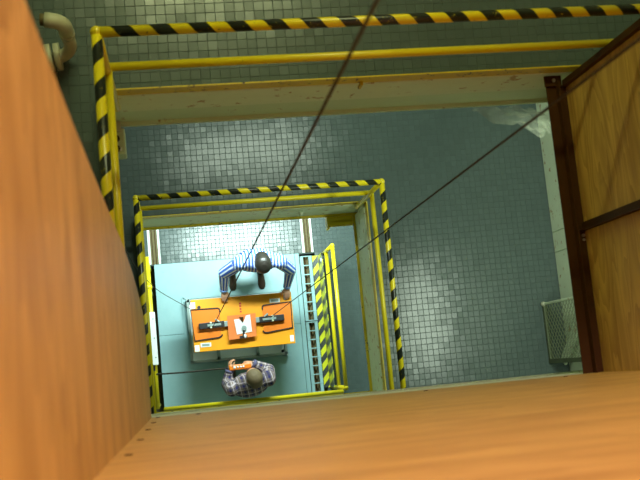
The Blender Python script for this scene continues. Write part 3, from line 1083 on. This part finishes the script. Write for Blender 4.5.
def trunk(mb, rings_, grow=0.0):
    mb.loft([ring(c, Vector(u) * (1 + grow / Vector(u).length), Vector(v) * (1 + grow / Vector(v).length), 22) for (c, u, v) in rings_])


def shoe(root, heel, toe_dir, zf):
    heel, d = Vector(heel), Vector(toe_dir).normalized()
    s = d.cross(Vector((0, 0, 1)))
    b_ = MB()
    up = Vector((0, 0, 1))
    rings = []
    for t, wd, h in ((-.045, .022, .05), (-.02, .036, .075), (.05, .039, .085), (.12, .042, .060), (.18, .047, .045), (.225, .038, .036), (.245, .018, .025)):
        c_ = heel + d * t
        c_.z = zf + .012 + h / 2
        rings.append(ring(c_, s * wd, up * (h / 2), 14))
    b_.loft(rings)
    o = b_.build('shoe', M['shoe'], root, True)
    b2 = MB()
    rings = []
    for t, wd in ((-.048, .024), (-.02, .039), (.05, .039), (.12, .043), (.18, .049), (.225, .041), (.25, .020)):
        c_ = heel + d * t
        c_.z = zf + .0105
        rings.append(ring(c_, s * wd, up * .010, 10))
    b2.loft(rings).build('sole', M['sole'], o, True)


def person(base, label, P):
    """P: joints of the pose; returns the root"""
    root = empty('person', base, label, 'person')
    bd, sh, tr = MB(), MB(), MB()
    V_ = Vector
    # trunk
    trunk(bd, P['trunk'])
    trunk(sh, P['trunk'][P.get('shirt_from', 0):], 0.014)
    trunk(tr, P['trunk'][:2], 0.010)
    # neck and head
    limb(bd, [P['neck'], V_(P['head']) - V_(P['up']) * .06], [.058, .054])
    limb(sh, [P['neck'], V_(P['neck']) + (V_(P['head']) - V_(P['neck'])) * .22], [.070, .066])
    head(bd, P['head'], P['face'], P['up'], 1.10)
    chains = []
    for k, a in enumerate(P['arms']):
        S, E, W_ = map(V_, a[:3])
        limb(bd, [S, S.lerp(E, .5), E, E.lerp(W_, .4), W_], [.056, .046, .040, .038, .026])
        W2 = E.lerp(W_, .93)
        limb(sh, [S, S.lerp(E, .5), E, E.lerp(W2, .5), W2], [.088, .078, .070, .060, .046])
        chains.append([tuple(S), tuple(E), tuple(W2)])
        hand(bd, W_, a[3], a[4], a[5], a[6])
    for l in P['legs']:
        H, K, A = map(V_, l[:3])
        limb(bd, [H, K, K.lerp(A, .35), A], [.080, .054, .052, .034])
        limb(bd, [A, A + V_((0, 0, -.05)) + V_(l[3]).normalized() * .10], [.034, .026])
        limb(tr, [H, K, K.lerp(A, .5), A + V_((0, 0, .01))], [.098, .074, .070, .062])
        shoe(root, (A.x, A.y, 0), l[3], DZ)
    fuse(bd, 'body', M[P['skin']], root, 0.0085, 3)
    so = fuse(sh, 'shirt', M[P['cloth']], root, 0.012, 4)
    ax = P['cloth_axes']
    cloth_coords(so, chains, ax)
    # collar and cuffs
    for k, a in enumerate(P['arms']):
        E, W_ = V_(a[1]), V_(a[2])
        d = (W_ - E).normalized()
        q = E.lerp(W_, .90)
        MB().tube([q, q + d * .035], [.050, .047], 14).build('cuff', M[P['cuff']], root, True)
    fuse(tr, 'trousers', M[P['trousers']], root, 0.014, 4)
    # hair: a cap over the skull
    c, f, u = V_(P['head']), V_(P['face']).normalized(), V_(P['up']).normalized()
    s = f.cross(u).normalized()
    hb = MB()
    rings = []
    for t, rw, rf, fo in P['hair_rings']:
        rings.append(ring(c + (u * t + f * fo) * 1.10, s * rw * 1.12, f * rf * 1.12, 24))
    hb.loft(rings)
    fuse(hb, 'hair', M[P['hair']], root, 0.007, 3)
    for k in (-1, 1):
        MB().ball(c + f * .088 + s * (k * .032) + u * .004, .011, .011, .009, 8, 5).build('eye', M['eye'], root, True)
    MB().tube([c + f * .097 - u * .055 + s * .022, c + f * .102 - u * .056, c + f * .097 - u * .055 - s * .022], .005, 6).build('mouth', M['red'], root)
    return root


X_, Y_ = Vector((1, 0, 0)), Vector((0, 1, 0))
# man bending over the far edge of the plate, both hands on it
person((0.87, 1.28, DZ), 'dark haired person in a blue and white striped shirt leaning over the orange plate', dict(
    trunk=[((0.87, 1.34, .84), (.150, 0, 0), (0, .105, .01)), ((0.87, 1.345, .95), (.170, 0, 0), (0, .120, .02)), ((0.88, 1.335, 1.08), (.172, 0, 0), (0, .120, .03)),
           ((0.905, 1.315, 1.22), (.192, -.004, 0), (0, .125, .04)), ((0.93, 1.295, 1.34), (.215, -.008, 0), (0, .122, .045)), ((0.945, 1.275, 1.42), (.200, -.01, 0), (0, .098, .05)),
           ((0.952, 1.262, 1.47), (.112, -.006, 0), (0, .072, .04))],
    shirt_from=1, neck=(0.955, 1.262, 1.485), head=(0.958, 1.232, 1.605), face=(0.10, -0.80, -0.55), up=(0.03, -0.55, 0.83),
    arms=[((0.725, 1.285, 1.385), (0.540, 1.205, 1.13), (0.530, 1.025, .900), (0.02, -1, -.35), (0, -.25, 1), -1, 0.22),
          ((1.165, 1.265, 1.385), (1.318, 1.180, 1.13), (1.285, 1.005, .900), (-0.02, -1, -.35), (0, -.25, 1), 1, 0.22)],
    legs=[((0.785, 1.35, .86), (0.715, 1.34, .48), (0.700, 1.335, .10), (-.05, -1, 0)), ((0.965, 1.35, .86), (1.035, 1.335, .48), (1.052, 1.325, .10), (.05, -1, 0))],
    skin='skin', cloth='stripe_cloth', cuff='cuff_blue', trousers='trousers', hair='hair_dark',
    cloth_axes=((0.9, 1.3, 1.0), (1, 0, 0), (0, 0, 1)),
    hair_rings=((-.075, .060, .050, -.050), (-.04, .074, .075, -.030), (0, .083, .090, -.014), (.04, .086, .098, -.010), (.08, .079, .093, -.008), (.105, .060, .073, -.006), (.125, .028, .036, -.006)),
) if not M.setdefault('cuff_blue', plain('cuff_blue', (0.20, 0.36, 0.75), 0.8)) is None else {})
# man in plaid with the controller
M['cuff_plaid'] = plain('cuff_plaid', (0.12, 0.11, 0.20), 0.85)
person((0.72, -0.08, DZ), 'person in a plaid shirt with cropped greying hair holding an orange hand controller', dict(
    trunk=[((0.715, -.10, .84), (.150, 0, 0), (0, .105, 0)), ((0.715, -.10, .95), (.165, 0, 0), (0, .122, 0)), ((0.712, -.105, 1.08), (.170, 0, 0), (0, .130, 0)),
           ((0.710, -.110, 1.22), (.190, .01, 0), (-.006, .132, 0)), ((0.712, -.112, 1.34), (.208, .016, 0), (-.008, .122, .01)), ((0.722, -.095, 1.43), (.188, .016, 0), (-.006, .095, .01)),
           ((0.735, -.075, 1.475), (.110, .01, 0), (0, .070, .01))],
    shirt_from=1, neck=(0.740, -.070, 1.49), head=(0.750, -.036, 1.610), face=(-.32, .78, -.45), up=(-.10, .42, .88),
    arms=[((0.508, -.135, 1.385), (0.468, -.075, 1.13), (0.502, .070, 1.185), (0.15, 1, .05), (-.95, .1, .35), 1, 0.75),
          ((0.928, -.065, 1.385), (0.958, .040, 1.16), (0.790, .125, 1.195), (-1, .12, .05), (.1, .55, .85), -1, 0.75)],
    legs=[((0.635, -.10, .86), (0.62, -.085, .48), (0.610, -.12, .10), (-.12, 1, 0)), ((0.80, -.10, .86), (0.83, -.08, .48), (0.845, -.12, .10), (.15, 1, 0))],
    skin='skin_tan', cloth='plaid_cloth', cuff='cuff_plaid', trousers='jeans', hair='hair_grey',
    cloth_axes=((0.7, 0.0, 1.0), (.97, .22, 0.0), (-.2, .75, .62)),
    hair_rings=((-.055, .062, .050, -.050), (-.02, .073, .076, -.026), (.015, .079, .086, -.016), (.045, .081, .090, -.014), (.08, .074, .085, -.014), (.104, .055, .064, -.012), (.119, .024, .030, -.010)),
))

# hand controller
hc = empty('hand_controller', (0.62, 0.11, 1.2), 'orange hand controller held by the person in plaid', 'controller')
z = 1.215
a, b_ = Vector((0.500, 0.100, z)), Vector((0.755, 0.108, z))
MB().obox(a, b_, .062, .05).build('case', M['orange_dark'], hc, bevel=.012)
for k in (.10, .135, .165):
    MB().ball(a + Vector((k, .004, .026)), .013, .013, .010, 10, 5).build('button', M['white'], hc, True)
MB().ball(a + Vector((.062, .002, .026)), .016, .018, .010, 10, 5).build('button', M['white'], hc, True)
MB().tube([a - Vector((.035, 0, .003)), a + Vector((.01, 0, 0))], [.010, .018], 10).build('cable_gland', M['black'], hc, True)
